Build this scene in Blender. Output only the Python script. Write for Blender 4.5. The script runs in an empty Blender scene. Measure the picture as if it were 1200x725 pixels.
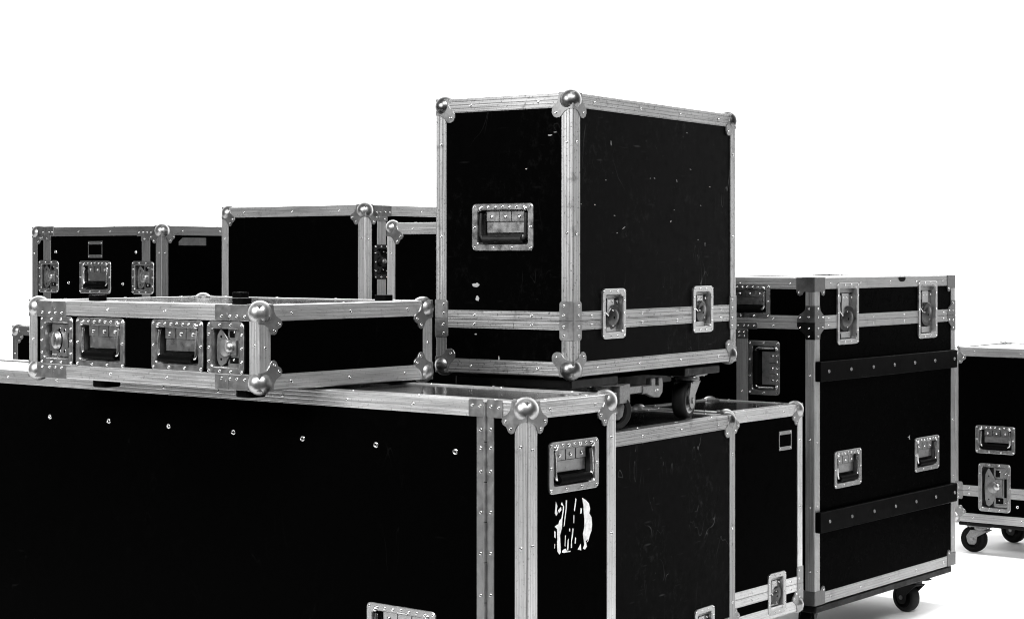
import bpy, bmesh, math, random
from mathutils import Matrix, Vector
random.seed(7)
scene = bpy.context.scene
COL = scene.collection

# ------------------------------------------------------------------ camera constants (measured from the photograph)
FPX, CX, YH, CAMZ = 2160.0, 600.0, 301.6, 1.03

# ------------------------------------------------------------------ materials
def new_mat(name):
    m = bpy.data.materials.new(name); m.use_nodes = True
    nt = m.node_tree
    return m, nt, nt.nodes['Principled BSDF']

def N(nt, t, **kw):
    n = nt.nodes.new(t)
    for k, v in kw.items(): setattr(n, k, v)
    return n

def noise(nt, vec, scale, detail=4, rough=0.6, dist=0.0):
    n = N(nt, 'ShaderNodeTexNoise'); n.inputs['Scale'].default_value = scale
    n.inputs['Detail'].default_value = detail; n.inputs['Roughness'].default_value = rough
    n.inputs['Distortion'].default_value = dist
    nt.links.new(vec, n.inputs['Vector']); return n.outputs['Fac']

def mapping(nt, vec, scale=(1, 1, 1), rot=(0, 0, 0), loc=(0, 0, 0)):
    n = N(nt, 'ShaderNodeMapping'); n.inputs['Scale'].default_value = scale
    n.inputs['Rotation'].default_value = rot; n.inputs['Location'].default_value = loc
    nt.links.new(vec, n.inputs['Vector']); return n.outputs['Vector']

def mr(nt, v, a, b, c, d):
    n = N(nt, 'ShaderNodeMapRange'); n.clamp = True
    for i, x in zip(('From Min', 'From Max', 'To Min', 'To Max'), (a, b, c, d)): n.inputs[i].default_value = x
    nt.links.new(v, n.inputs['Value']); return n.outputs['Result']

def mth(nt, op, a, b=None):
    n = N(nt, 'ShaderNodeMath', operation=op)
    for i, x in enumerate((a, b)):
        if x is None: continue
        if isinstance(x, (int, float)): n.inputs[i].default_value = x
        else: nt.links.new(x, n.inputs[i])
    return n.outputs[0]

def grey(nt, v, sock):
    c = N(nt, 'ShaderNodeCombineColor')
    for i in range(3): nt.links.new(v, c.inputs[i])
    nt.links.new(c.outputs[0], sock)

def bump(nt, h, strength, dist, bs):
    b = N(nt, 'ShaderNodeBump'); b.inputs['Strength'].default_value = strength; b.inputs['Distance'].default_value = dist
    nt.links.new(h, b.inputs['Height']); nt.links.new(b.outputs[0], bs.inputs['Normal'])

def trim_mat(name, base, lines, wear, rough=0.36, metal=0.85):
    """extruded aluminium: streaks run along the profile (UV.x along, UV.y across, in metres)"""
    m, nt, bs = new_mat(name)
    uv = N(nt, 'ShaderNodeUVMap').outputs[0]
    ob = N(nt, 'ShaderNodeTexCoord').outputs['Object']
    s1 = noise(nt, mapping(nt, uv, (5, 300, 1)), 1.0, 5, 0.7)
    s2 = noise(nt, mapping(nt, uv, (22, 1300, 1)), 1.0, 3, 0.6)
    sep = N(nt, 'ShaderNodeSeparateXYZ'); nt.links.new(uv, sep.inputs[0])
    ln = mth(nt, 'SINE', mth(nt, 'MULTIPLY', sep.outputs[1], 2 * math.pi / 0.0072))
    ln = mr(nt, ln, 0.55, 1.0, 0.0, 1.0)
    blot = noise(nt, ob, 26, 6, 0.7)
    big = noise(nt, ob, 5.0, 3, 0.6)
    speck = noise(nt, mapping(nt, ob, (1, 1, 1.0)), 210, 2, 0.5)
    v = mr(nt, s1, 0.3, 0.7, 1 - (.22 + lines * .45), 1 + (.22 + lines * .45))
    v = mth(nt, 'MULTIPLY', v, mr(nt, s2, 0.25, 0.75, 0.88, 1.12))
    v = mth(nt, 'MULTIPLY', v, mr(nt, big, 0.3, 0.7, 0.86, 1.12))
    v = mth(nt, 'MULTIPLY', v, mr(nt, ln, 0, 1, 1.0, 1 - lines))
    v = mth(nt, 'MULTIPLY', v, mr(nt, blot, 0.58, 0.74, 1.0, 1 - wear))
    v = mth(nt, 'MULTIPLY', v, mr(nt, speck, 0.62, 0.72, 1.0, 1 - wear * 0.9))
    grey(nt, mth(nt, 'MULTIPLY', v, base), bs.inputs['Base Color'])
    bs.inputs['Metallic'].default_value = metal
    nt.links.new(mr(nt, s1, 0.3, 0.7, rough - 0.07, rough + 0.1), bs.inputs['Roughness'])
    h = mth(nt, 'ADD', mth(nt, 'MULTIPLY', s1, 0.4), mth(nt, 'MULTIPLY', ln, -0.9))
    bump(nt, h, 0.35, 0.0006, bs)
    return m

def steel_mat(name, base, rough, metal=1.0, var=0.2, sc=30):
    m, nt, bs = new_mat(name)
    ob = N(nt, 'ShaderNodeTexCoord').outputs['Object']
    a = noise(nt, ob, sc, 6, 0.65); b = noise(nt, ob, sc * 7, 3, 0.6)
    v = mth(nt, 'MULTIPLY', mr(nt, a, 0.3, 0.7, 1 - var, 1 + var), mr(nt, b, 0.3, 0.7, 1 - var * .5, 1 + var * .5))
    grey(nt, mth(nt, 'MULTIPLY', v, base), bs.inputs['Base Color'])
    bs.inputs['Metallic'].default_value = metal
    nt.links.new(mr(nt, a, 0.3, 0.7, rough * 0.75, rough * 1.3), bs.inputs['Roughness'])
    bump(nt, b, 0.08, 0.0004, bs)
    return m

def panel_mat(name, base, scratch, spec=0.10, rough=0.3, fine=True):
    """black phenolic laminate with scuffs and short scratches"""
    m, nt, bs = new_mat(name)
    ob = N(nt, 'ShaderNodeTexCoord').outputs['Object']
    wob = noise(nt, ob, 7, 3, 0.6)
    total = None
    for (rot, sc, thr, keep, amp) in (((0, 0.35, 0.1), (9, 9, 60), 0.16, 0.74, 0.30), ((0, 1.2, 0), (14, 14, 85), 0.13, 0.78, 0.20),
                                      ((0.4, 1.9, 0.3), (10, 10, 130), 0.17, 0.80, 0.13), ((0, 0.05, 0), (42, 42, 60), 0.14, 0.86, 0.34),
                                      ((0, 1.57, 0), (5, 5, 150), 0.12, 0.84, 0.10)):
        vo = N(nt, 'ShaderNodeTexVoronoi'); vo.inputs['Scale'].default_value = 1.0
        nt.links.new(mapping(nt, ob, sc, rot), vo.inputs['Vector'])
        d = mr(nt, vo.outputs['Distance'], thr * 0.4, thr, 1, 0)
        rs = N(nt, 'ShaderNodeSeparateColor'); nt.links.new(vo.outputs['Color'], rs.inputs[0])
        k = mr(nt, rs.outputs[0], keep, keep + 0.16, 0, 1)
        t = mth(nt, 'MULTIPLY', mth(nt, 'MULTIPLY', d, k), amp * .28)
        total = t if total is None else mth(nt, 'ADD', total, t)
    patch = mr(nt, noise(nt, ob, 4.0, 3, 0.6), 0.42, 0.62, 0.15, 1.0)
    total = mth(nt, 'MULTIPLY', mth(nt, 'MULTIPLY', total, patch), scratch)
    scuff = mth(nt, 'MULTIPLY', mth(nt, 'MULTIPLY', mr(nt, noise(nt, mapping(nt, ob, (1, 1, 0.75)), 60, 9, 0.85), 0.52, 0.78, 0, 0.07), mr(nt, noise(nt, ob, 6, 4, 0.6), 0.45, 0.65, 0.1, 1)), scratch)
    hair = mr(nt, mth(nt, 'ABSOLUTE', mth(nt, 'SUBTRACT', noise(nt, mapping(nt, ob, (1, 1, .35), (0, .3, 0)), 11, 2, 0.5, 1.5), 0.5)), 0.0006, 0.0026, 0.22, 0)
    hair = mth(nt, 'MULTIPLY', mth(nt, 'MULTIPLY', hair, mr(nt, noise(nt, ob, 9, 2, .5), .55, .68, 0, 1)), scratch)
    scuff = mth(nt, 'ADD', scuff, hair)
    v = mth(nt, 'ADD', mth(nt, 'ADD', total, scuff), base)
    grey(nt, v, bs.inputs['Base Color'])
    bs.inputs['Specular IOR Level'].default_value = spec
    nt.links.new(mr(nt, noise(nt, ob, 40, 5, 0.7), 0.3, 0.7, rough * 0.7, rough * 1.3), bs.inputs['Roughness'])
    bump(nt, noise(nt, ob, 420, 2, 0.5), 0.06, 0.0005, bs)
    return m

def plain_mat(name, base, rough, metal=0.0, spec=0.5):
    m, nt, bs = new_mat(name)
    ob = N(nt, 'ShaderNodeTexCoord').outputs['Object']
    grey(nt, mth(nt, 'MULTIPLY', mr(nt, noise(nt, ob, 60, 5, 0.7), 0.3, 0.7, 0.7, 1.3), base), bs.inputs['Base Color'])
    bs.inputs['Roughness'].default_value = rough; bs.inputs['Metallic'].default_value = metal
    bs.inputs['Specular IOR Level'].default_value = spec
    return m

M = {}
M['trim'] = trim_mat('brushed aluminium', 0.64, 0.08, 0.35)
M['trim_worn'] = trim_mat('worn ridged aluminium', 0.35, 0.45, 0.75, 0.42)
M['trim_dull'] = trim_mat('dull aluminium', 0.40, 0.14, 0.22, 0.45)
M['trim_dark'] = trim_mat('darkened aluminium', 0.26, 0.10, 0.2, 0.45)
M['ball'] = steel_mat('nickel corner', 0.45, 0.36, 1.0, 0.08, 60)
M['ball_dark'] = steel_mat('tarnished corner', 0.24, 0.30, 1.0, 0.30)
M['plate'] = steel_mat('zinc plate', 0.29, 0.38, 0.9, 0.10, 60)
M['plate_mid'] = steel_mat('dull zinc plate', 0.15, 0.42, 0.9, 0.2)
M['plate_dark'] = steel_mat('tarnished plate', 0.22, 0.40, 0.9, 0.25)
M['dish'] = steel_mat('pressed steel dish', 0.44, 0.33, 1.0, 0.10, 60)
M['dish_dull'] = steel_mat('dull pressed steel dish', 0.30, 0.33, 1.0, 0.2, 60)
M['dish_dark'] = steel_mat('black steel and recess shade', 0.02, 0.4, 0.9, 0.3)  # black hardware; on dish backs the dark tone imitates shade in the recess
M['chrome'] = steel_mat('chrome', 0.70, 0.20, 1.0, 0.05)
M['rivet'] = steel_mat('rivet head', 0.75, 0.22, 1.0, 0.06)
M['hole'] = plain_mat('dark gap', 0.003, 0.8, 0, 0.05)
M['rubber'] = plain_mat('black rubber', 0.002, 0.5, 0, 0.02)
M['tyre'] = plain_mat('tyre rubber', 0.010, 0.6, 0, 0.2)
M['tyre_dark'] = plain_mat('black tyre rubber', 0.004, 0.7, 0, 0.1)
M['hub'] = steel_mat('castor hub', 0.24, 0.38, 0.7, 0.3)
M['castor'] = steel_mat('castor steel', 0.30, 0.35, 0.9, 0.3)
M['knob'] = steel_mat('dark turn knob', 0.085, 0.34, 0.9, 0.3)
M['castor_mid'] = steel_mat('greasy castor steel', 0.2, 0.42, 0.85, 0.4)
M['castor_dark'] = steel_mat('dark castor steel', 0.015, 0.5, 0.6, 0.4)
M['panel'] = panel_mat('black laminate', 0.0007, 0.015, 0.002, 0.3)
M['panel_scratched'] = panel_mat('scratched black laminate', 0.0020, 0.36, 0.006, 0.4)
M['panel_worn'] = panel_mat('scuffed black laminate', 0.0008, 0.08, 0.003, 0.3)
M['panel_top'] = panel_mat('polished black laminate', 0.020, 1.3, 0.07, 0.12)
M['rail'] = panel_mat('black painted rail', 0.0012, 0.06, 0.010, 0.4)
M['board'] = panel_mat('black painted board', 0.003, 0.5, 0.12, 0.45)
M['paper'] = plain_mat('torn white paper', 0.85, 0.8, 0, 0.2)
M['chip'] = plain_mat('bare chipped wood', 0.30, 0.8, 0, 0.2)
M['tape'] = plain_mat('grey tape', 0.09, 0.5, 0, 0.3)
MAXS = list(M)

# ------------------------------------------------------------------ mesh builder
class MB:
    def __init__(s): s.v = []; s.f = []; s.m = []; s.sm = []; s.uv = []
    def add(s, vs, fs, mat, smooth=False, T=None, uvs=None):
        o = len(s.v)
        s.v += [tuple(T @ Vector(p)) if T is not None else tuple(p) for p in vs]
        for i, f in enumerate(fs):
            s.f.append([o + k for k in f]); s.m.append(mat); s.sm.append(smooth)
            s.uv.append([uvs[k] for k in f] if uvs else None)
    def box(s, lo, hi, mat, T=None, ch=0.0):
        c = [(lo[i] + hi[i]) / 2 for i in range(3)]; h = [(hi[i] - lo[i]) / 2 for i in range(3)]
        if ch <= 0 or min(h) <= ch * 1.05:
            vs = [(c[0] + a * h[0], c[1] + b * h[1], c[2] + d * h[2]) for a in (-1, 1) for b in (-1, 1) for d in (-1, 1)]
            fs = [(0, 1, 3, 2), (4, 6, 7, 5), (0, 4, 5, 1), (2, 3, 7, 6), (0, 2, 6, 4), (1, 5, 7, 3)]
            s.add(vs, fs, mat, False, T); return
        out = [(c[0] - h[0], c[1] - h[1]), (c[0] + h[0], c[1] - h[1]), (c[0] + h[0], c[1] + h[1]), (c[0] - h[0], c[1] + h[1])]
        rr = rrect(c[0], c[1], 2 * h[0], 2 * h[1], ch, 2)
        s.prism(rr, lo[2], hi[2], mat, T, ch * 0.6, both=True)
    def prism(s, out, z0, z1, mat, T=None, ch=0.0004, both=False, smooth=False):
        n = len(out)
        ins = inset(out, ch)
        loops = []
        if both: loops += [(ins, z0), (out, z0 + ch)]
        else: loops += [(out, z0)]
        loops += [(out, z1 - ch), (ins, z1)]
        vs = [(p[0], p[1], z) for lp, z in loops for p in lp]
        fs = []
        for k in range(len(loops) - 1):
            for i in range(n):
                j = (i + 1) % n
                fs.append((k * n + i, k * n + j, (k + 1) * n + j, (k + 1) * n + i))
        s.add(vs, fs, mat, smooth, T)
        s.add([(p[0], p[1], z1) for p in ins], [tuple(range(n))], mat, False, T)
        if both: s.add([(p[0], p[1], z0) for p in ins], [tuple(reversed(range(n)))], mat, False, T)
    def lathe(s, prof, seg, mat, T=None, mats=None):
        """profile of (r, z) about local z, from outside/bottom to the axis"""
        vs = []; fs = []
        for r, z in prof:
            for k in range(seg):
                a = 2 * math.pi * k / seg
                vs.append((r * math.cos(a), r * math.sin(a), z))
        for i in range(len(prof) - 1):
            ff = []
            for k in range(seg):
                j = (k + 1) % seg
                ff.append((i * seg + k, i * seg + j, (i + 1) * seg + j, (i + 1) * seg + k))
            fs.append(ff)
        o = len(s.v); s.v += [tuple(T @ Vector(p)) if T is not None else p for p in vs]
        for i, ff in enumerate(fs):
            for f in ff:
                s.f.append([o + k for k in f]); s.m.append(mats[i] if mats else mat); s.sm.append(True); s.uv.append(None)
    def tube(s, pts, r, mat, T=None, seg=8, caps=True):
        pts = [Vector(p) for p in pts]; vs = []; fs = []
        up = None
        for i, p in enumerate(pts):
            d = (pts[min(i + 1, len(pts) - 1)] - pts[max(i - 1, 0)]).normalized()
            if up is None: up = d.orthogonal().normalized()
            up = (up - d * up.dot(d)).normalized(); b = d.cross(up)
            for k in range(seg):
                a = 2 * math.pi * k / seg
                vs.append(p + (up * math.cos(a) + b * math.sin(a)) * r)
        for i in range(len(pts) - 1):
            for k in range(seg):
                j = (k + 1) % seg
                fs.append((i * seg + k, i * seg + j, (i + 1) * seg + j, (i + 1) * seg + k))
        s.add(vs, fs, mat, True, T)
        if caps:
            s.add(vs[:seg], [tuple(reversed(range(seg)))], mat, False, T)
            s.add(vs[-seg:], [tuple(range(seg))], mat, False, T)
    def rivet(s, x, y, T, z=0.0, r=0.0034, solid=False):
        if not solid and r < .0045: r *= .93
        T2 = T @ Matrix.Translation((x, y, z)) @ Matrix.Rotation(random.uniform(-.12, .12), 4, 'X') @ Matrix.Rotation(random.uniform(-.12, .12), 4, 'Y')
        if solid:
            s.lathe([(r, -0.0005), (r * .96, r * .22), (r * .7, r * .42), (r * .3, r * .52), (0, r * .54)], 10, 'rivet', T2)
        else:
            s.lathe([(r, -0.0006), (r * .97, r * .2), (r * .76, r * .40), (r * .54, r * .40), (r * .46, r * .12), (0, r * .1)], 10, 'rivet', T2,
                    ['rivet', 'rivet', 'rivet', 'rivet', 'hole'])
    def build(s, name, parent=None):
        me = bpy.data.meshes.new(name)
        me.from_pydata(s.v, [], s.f)
        used = []
        for k in s.m:
            if k not in used: used.append(k)
        for k in used: me.materials.append(M[k])
        me.polygons.foreach_set('material_index', [used.index(k) for k in s.m])
        me.polygons.foreach_set('use_smooth', s.sm)
        if any(u for u in s.uv):
            ul = me.uv_layers.new(name='UVMap'); d = []
            for f, u in zip(s.f, s.uv):
                for k in range(len(f)): d += list(u[k]) if u else [0.0, 0.0]
            ul.data.foreach_set('uv', d)
        me.update()
        o = bpy.data.objects.new(name, me); COL.objects.link(o)
        if parent: o.parent = parent
        return o

def rrect(cx, cy, w, h, r, n=5):
    r = min(r, w / 2 - 1e-5, h / 2 - 1e-5); out = []
    for (sx, sy, a0) in ((1, 1, 0), (-1, 1, 90), (-1, -1, 180), (1, -1, 270)):
        for k in range(n + 1):
            a = math.radians(a0 + 90 * k / n)
            out.append((cx + sx * (w / 2 - r) + r * math.cos(a), cy + sy * (h / 2 - r) + r * math.sin(a)))
    return out

def inset(out, d):
    n = len(out); res = []
    area = sum(out[i][0] * out[(i + 1) % n][1] - out[(i + 1) % n][0] * out[i][1] for i in range(n))
    sg = 1 if area > 0 else -1
    for i in range(n):
        p0, p1, p2 = Vector(out[i - 1]), Vector(out[i]), Vector(out[(i + 1) % n])
        e1 = (p1 - p0); e2 = (p2 - p1)
        if e1.length < 1e-9: e1 = e2
        if e2.length < 1e-9: e2 = e1
        n1 = Vector((-e1.y, e1.x)).normalized() * sg; n2 = Vector((-e2.y, e2.x)).normalized() * sg
        b = n1 + n2
        b = b.normalized() if b.length > 1e-6 else n1
        res.append(tuple(p1 + b * d / max(0.5, b.dot(n1))))
    return res

def bez(p0, p1, p2, n=6):
    return [tuple((1 - t) ** 2 * p0[i] + 2 * t * (1 - t) * p1[i] + t * t * p2[i] for i in range(2)) for t in [k / n for k in range(n + 1)]]

TW = 0.030        # flange width of the edge profile
TT = 0.002        # its thickness

# ------------------------------------------------------------------ flight case
class Case:
    def __init__(s, label, d, x, y0, y1=None, zb=None, a=36.0, corner='F', xL=None, xR=None, wl=None, wr=None,
                 trim='trim', ball='ball', plate='plate', panel='panel', panelR=None, tw=TW, lobes=2, corners='ball', ballr=.0222, name='flight_case'):
        s.ballr = ballr
        a = math.radians(a)
        s.u = Vector((math.sin(a), math.cos(a), 0)); s.w = Vector((-math.cos(a), math.sin(a), 0))
        P = Vector(((x - CX) / FPX * d, d, 0))
        if xL is not None: s.wl = s.solve(P, s.w, xL)
        else: s.wl = wl
        if xR is not None: s.wr = s.solve(P, s.u, xR)
        else: s.wr = wr
        if corner == 'L': P = P - s.w * s.wl
        if corner == 'R': P = P - s.u * s.wr
        ztop = CAMZ - (y0 - YH) / FPX * d
        s.zb = CAMZ - (y1 - YH) / FPX * d if zb is None else zb
        s.h = ztop - s.zb; s.ztop = ztop
        s.P = Vector((P.x, P.y, s.zb))
        s.off = Vector((-s.wr / 2, -s.wl / 2, 0))
        s.root = bpy.data.objects.new(name, None); COL.objects.link(s.root)
        s.root.empty_display_size = 0.1
        s.root.location = s.P + s.u * s.wr / 2 + s.w * s.wl / 2
        s.root.rotation_euler = (0, 0, math.pi / 2 - a)
        s.root['label'] = label; s.root['category'] = 'flight case'
        s.root['group'] = 'black flight cases with aluminium edging'
        s.trim, s.ball, s.plate, s.panel, s.panelR, s.tw, s.lobes, s.corners = trim, ball, plate, panel, panelR or panel, tw, lobes, corners
        s.holes = {'L': [], 'R': []}
        s.belts = []; s.bare = set()
    @staticmethod
    def solve(P, D, x):
        k = (x - CX) / FPX
        return (k * P.y - P.x) / (D.x - k * D.y)
    # face frames: X to the viewer's right, Y up, Z outward, origin at the outer bottom corner line
    def T(s, face, hx=0.0, z=0.0, proud=0.0):
        U, V, Z = Vector((1, 0, 0)), Vector((0, 1, 0)), Vector((0, 0, 1))
        if face == 'L': X, Y, Zn, o = -V, Z, -U, Vector((0, hx, z))
        elif face == 'R': X, Y, Zn, o = U, Z, -V, Vector((hx, 0, z))
        elif face == 'LB': X, Y, Zn, o = V, Z, U, Vector((s.wr, hx, z))
        elif face == 'RB': X, Y, Zn, o = -U, Z, V, Vector((hx, s.wl, z))
        elif face == 'TOP': X, Y, Zn, o = U, V, Z, Vector((hx, z, s.h))
        o = o + Zn * proud + s.off
        return Matrix(((X.x, Y.x, Zn.x, o.x), (X.y, Y.y, Zn.y, o.y), (X.z, Y.z, Zn.z, o.z), (0, 0, 0, 1)))
    def px(s, face, x, y):
        """a point of the photograph measured on a face: (distance from the front corner, height above the base)"""
        dr = Vector(((x - CX) / FPX, 1, -(y - YH) / FPX)); C = Vector((0, 0, CAMZ))
        n = s.u if face == 'L' else s.w
        t = n.dot(s.P - C) / n.dot(dr)
        Q = C + dr * t - s.P
        return (Q.dot(s.w) if face == 'L' else Q.dot(s.u)), Q.z
    def bb(s, face, x0, y0, x1, y1):
        ym, xm = (y0 + y1) / 2, (x0 + x1) / 2
        a = s.px(face, x0, ym)[0]; b = s.px(face, x1, ym)[0]
        t = s.px(face, xm, y0)[1]; u = s.px(face, xm, y1)[1]
        return (a + b) / 2, (t + u) / 2, abs(a - b), abs(t - u)      # centre h, centre z, width, height
    def zcorner(s, y):
        return CAMZ - (y - YH) / FPX * s.P.y - s.zb
    # ---- edge profile
    def edge(s, O, e, iA, iB, L, mat, rivets=True, W=None):
        W = W or s.tw; r = 0.0028
        O = Vector(O) + s.off; e, iA, iB = Vector(e), Vector(iA), Vector(iB)
        prof = [(W, TT + .001), (W, .0004), (W - .0005, 0), (W * .5, 0), (r, 0), (r * .45, r * .12), (r * .12, r * .45), (0, r), (0, W * .5), (0, W - .0005), (.0004, W), (TT + .001, W)]
        mb = MB(); n = len(prof); vs = []; uvs = []
        jit = random.uniform(0, 50); acc = 0; last = None
        for (a, b) in prof:
            if last: acc += math.hypot(a - last[0], b - last[1])
            last = (a, b); m = max(a, b) if max(a, b) > r else 0.0
            for q in (m, L - m):
                vs.append(O + iA * a + iB * b + e * q); uvs.append((q + jit, acc))
        flip = e.cross(iA).dot(iB) > 0
        fs = []
        for i in range(n - 1):
            f = (2 * i, 2 * i + 1, 2 * i + 3, 2 * i + 2)
            fs.append(f if flip else tuple(reversed(f)))
        mb.add(vs, fs, mat, False, None, uvs)
        if rivets and L > 0.09:
            k = max(1, round(L / 0.165))
            for (i1, i2) in ((iA, iB), (iB, iA)):
                Zn = -i2; X = e; Y = Zn.cross(X)
                for j in range(k):
                    q = L * (j + .5) / k + random.uniform(-.006, .006)
                    p = O + e * q + i1 * (W * 0.52)
                    T = Matrix(((X.x, Y.x, Zn.x, p.x), (X.y, Y.y, Zn.y, p.y), (X.z, Y.z, Zn.z, p.z), (0, 0, 0, 1)))
                    mb.rivet(0, 0, T)
        return mb.build('edge_trim', s.root)
    def edges(s):
        wr, wl, h = s.wr, s.wl, s.h
        U, V, Z = (1, 0, 0), (0, 1, 0), (0, 0, 1); nU, nV, nZ = (-1, 0, 0), (0, -1, 0), (0, 0, -1)
        vw = s.tw * 0.92
        for z, iz in ((0, Z), (h, nZ)):
            s.edge((0, 0, z), U, V, iz, wr, s.trim); s.edge((0, wl, z), U, nV, iz, wr, s.trim)
            s.edge((0, 0, z), V, U, iz, wl, s.trim); s.edge((wr, 0, z), V, nU, iz, wl, s.trim)
        s.edge((0, 0, 0), Z, U, V, h, s.trim, W=vw); s.edge((wr, 0, 0), Z, nU, V, h, s.trim, W=vw)
        s.edge((0, wl, 0), Z, U, nV, h, s.trim, W=vw); s.edge((wr, wl, 0), Z, nU, nV, h, s.trim, W=vw)
    # ---- shell
    def body(s):
        mb = MB()
        wr, wl, h, t = s.wr, s.wl, s.h, TT
        def face(fc, width, mat, holes, sgn):
            T = s.T(fc, 0, 0, -t)
            xs = {t, width - t}; zs = {t, h - t}
            for (hx, hz, w, hh) in holes:
                xs |= {hx - w / 2, hx + w / 2}; zs |= {max(t, hz - hh / 2), hz + hh / 2}
            xs = sorted(xs); zs = sorted(zs)
            for i in range(len(xs) - 1):
                for j in range(len(zs) - 1):
                    mx, mz = (xs[i] + xs[i + 1]) / 2, (zs[j] + zs[j + 1]) / 2
                    if any(abs(mx - hx) < w / 2 and abs(mz - hz) < hh / 2 for (hx, hz, w, hh) in holes): continue
                    q = [(sgn * xs[i], zs[j], 0), (sgn * xs[i + 1], zs[j], 0), (sgn * xs[i + 1], zs[j + 1], 0), (sgn * xs[i], zs[j + 1], 0)]
                    if sgn < 0: q.reverse()
                    mb.add(q, [(0, 1, 2, 3)], mat, False, T)
        face('L', wl, s.panel, s.holes['L'], -1); face('R', wr, s.panelR, s.holes['R'], 1)
        face('LB', wl, s.panel, [], 1); face('RB', wr, s.panel, [], -1)
        T = s.T('TOP', 0, 0, -t)
        mb.add([(t, t, 0), (wr - t, t, 0), (wr - t, wl - t, 0), (t, wl - t, 0)], [(0, 1, 2, 3)], 'panel_top', False, T)
        T = s.T('TOP', 0, 0, -h + t)
        mb.add([(t, t, 0), (t, wl - t, 0), (wr - t, wl - t, 0), (wr - t, t, 0)], [(0, 1, 2, 3)], s.panel, False, T)
        return mb.build('body', s.root)
    # ---- corners
    def corner_frames(s):
        """(corner id, [(face, origin hx, origin z, sign x, sign y)]) -- p runs inward along the face, q inward vertically"""
        wr, wl, h = s.wr, s.wl, s.h
        out = {}
        for top in (1, 0):
            z, sy = (h, -1) if top else (0, 1)
            out['F%d' % top] = ((0, 0, z), [('L', 0, z, -1, sy), ('R', 0, z, 1, sy)])
            out['L%d' % top] = ((0, wl, z), [('L', wl, z, 1, sy), ('RB', 0, z, -1, sy)])
            out['R%d' % top] = ((wr, 0, z), [('R', wr, z, -1, sy), ('LB', 0, z, 1, sy)])
            out['B%d' % top] = ((wr, wl, z), [('LB', wl, z, -1, sy), ('RB', wr, z, 1, sy)])
        return out
    def do_corners(s, plain_faces=()):
        k = s.tw / 0.030
        lobe2 = [(0, -.5), (34, -.5)] + bez((34, 2), (35, 21), (51, 26))[1:] + [(55, 30), (56, 36), (53, 41), (48.5, 43.5), (45.5, 45), (43.5, 49), (41, 53.5), (36, 56), (30, 55)] + bez((26, 51), (21, 35), (2, 34)) + [(-.5, 34)]
        lobe1 = [(0, -.5), (33, -.5)] + bez((33, 2), (34, 20), (46, 26))[1:] + [(50, 32), (50.5, 40), (47, 47), (40, 50.5), (32, 50)] + bez((26, 46), (20, 34), (2, 33)) + [(-.5, 33)]
        lobef = [(-.5, -.5), (54, -.5), (54, 37), (51, 45), (44, 48), (37, 45), (33, 38), (30, 37), (-.5, 37)]
        stub = [(-.5, -.5), (30, -.5), (30, 22), (24, 30), (-.5, 30)]
        for cid, (O, faces) in s.corner_frames().items():
            if cid in s.bare: continue
            mb = MB(); top = cid[1] == '1'
            if s.corners == 'ball':
                R = s.ballr; c = R - .008
                O2 = Vector((O[0] + (c if O[0] == 0 else -c), O[1] + (c if O[1] == 0 else -c), O[2] + (c if O[2] == 0 else -c))) + s.off
                bm = bmesh.new(); bmesh.ops.create_icosphere(bm, subdivisions=4, radius=R); bm.verts.index_update()
                mb.add([v.co.copy() for v in bm.verts], [[v.index for v in f.verts] for f in bm.faces], s.ball, True, Matrix.Translation(O2)); bm.free()
            for (fc, hx, z, sx, sy) in faces:
                T = s.T(fc, hx, z)
                if s.corners != 'ball': ol, rv = lobef, [(45, 38)]
                elif fc in plain_faces: ol, rv = stub, []
                elif s.lobes == 2: ol, rv = lobe2, [(47.5, 35), (35.5, 47.5)]
                else: ol, rv = lobe1, [(40, 40)]
                pts = [(sx * p * .001 * k, sy * q * .001 * k) for p, q in ol]
                if sx * sy < 0: pts.reverse()
                mb.prism(pts, -TT - .001, 0.0014, s.plate, T, .0006)
                for (p, q) in rv: mb.rivet(sx * p * .001 * k, sy * q * .001 * k, T, .0014, .0034)
            if top or s.corners != 'ball':   # plate on the horizontal face
                sx = 1 if O[0] == 0 else -1; sy = 1 if O[1] == 0 else -1
                if top:
                    T = s.T('TOP', O[0], O[1])
                    pts = [(sx * p * .001 * k, sy * q * .001 * k) for p, q in (lobe2 if s.corners == 'ball' else lobef)]
                    if sx * sy < 0: pts.reverse()
                    mb.prism(pts, -TT - .001, 0.0014, s.plate, T, .0006)
            mb.build('corner_protector' if s.corners != 'ball' else 'ball_corner', s.root)
    # ---- strips lying on a face
    def strip(s, face, h0, h1, z0, z1, mat=None, proud=0.0, name='trim_strip', rivs=(), vertical=False, thick=TT + .001, parent=None):
        """from h0..h1, z0..z1 in face measure"""
        sg = -1 if face == 'L' else 1
        T = s.T(face)
        x0, x1 = sorted((sg * h0, sg * h1)); z0, z1 = sorted((z0, z1))
        mb = MB(); c = .0005
        jit = random.uniform(0, 50)
        vs = [(x0, z0, proud - thick), (x1, z0, proud - thick), (x1, z1, proud - thick), (x0, z1, proud - thick),
              (x0, z0, proud - c), (x1, z0, proud - c), (x1, z1, proud - c), (x0, z1, proud - c),
              (x0 + c, z0 + c, proud), (x1 - c, z0 + c, proud), (x1 - c, z1 - c, proud), (x0 + c, z1 - c, proud)]
        uv = [((p[1], p[0]) if vertical else (p[0], p[1])) for p in vs]
        uv = [(q[0] + jit, q[1] - (x0 if vertical else z0)) for q in uv]
        fs = [(8, 9, 10, 11)] + [(b + i, b + (i + 1) % 4, b + 4 + (i + 1) % 4, b + 4 + i) for b in (0, 4) for i in range(4)]
        mb.add(vs, fs, mat or s.trim, False, T, uv)
        for (hx, z) in rivs: mb.rivet(sg * hx, z, T, proud)
        return mb.build(name, parent or s.root)
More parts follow.
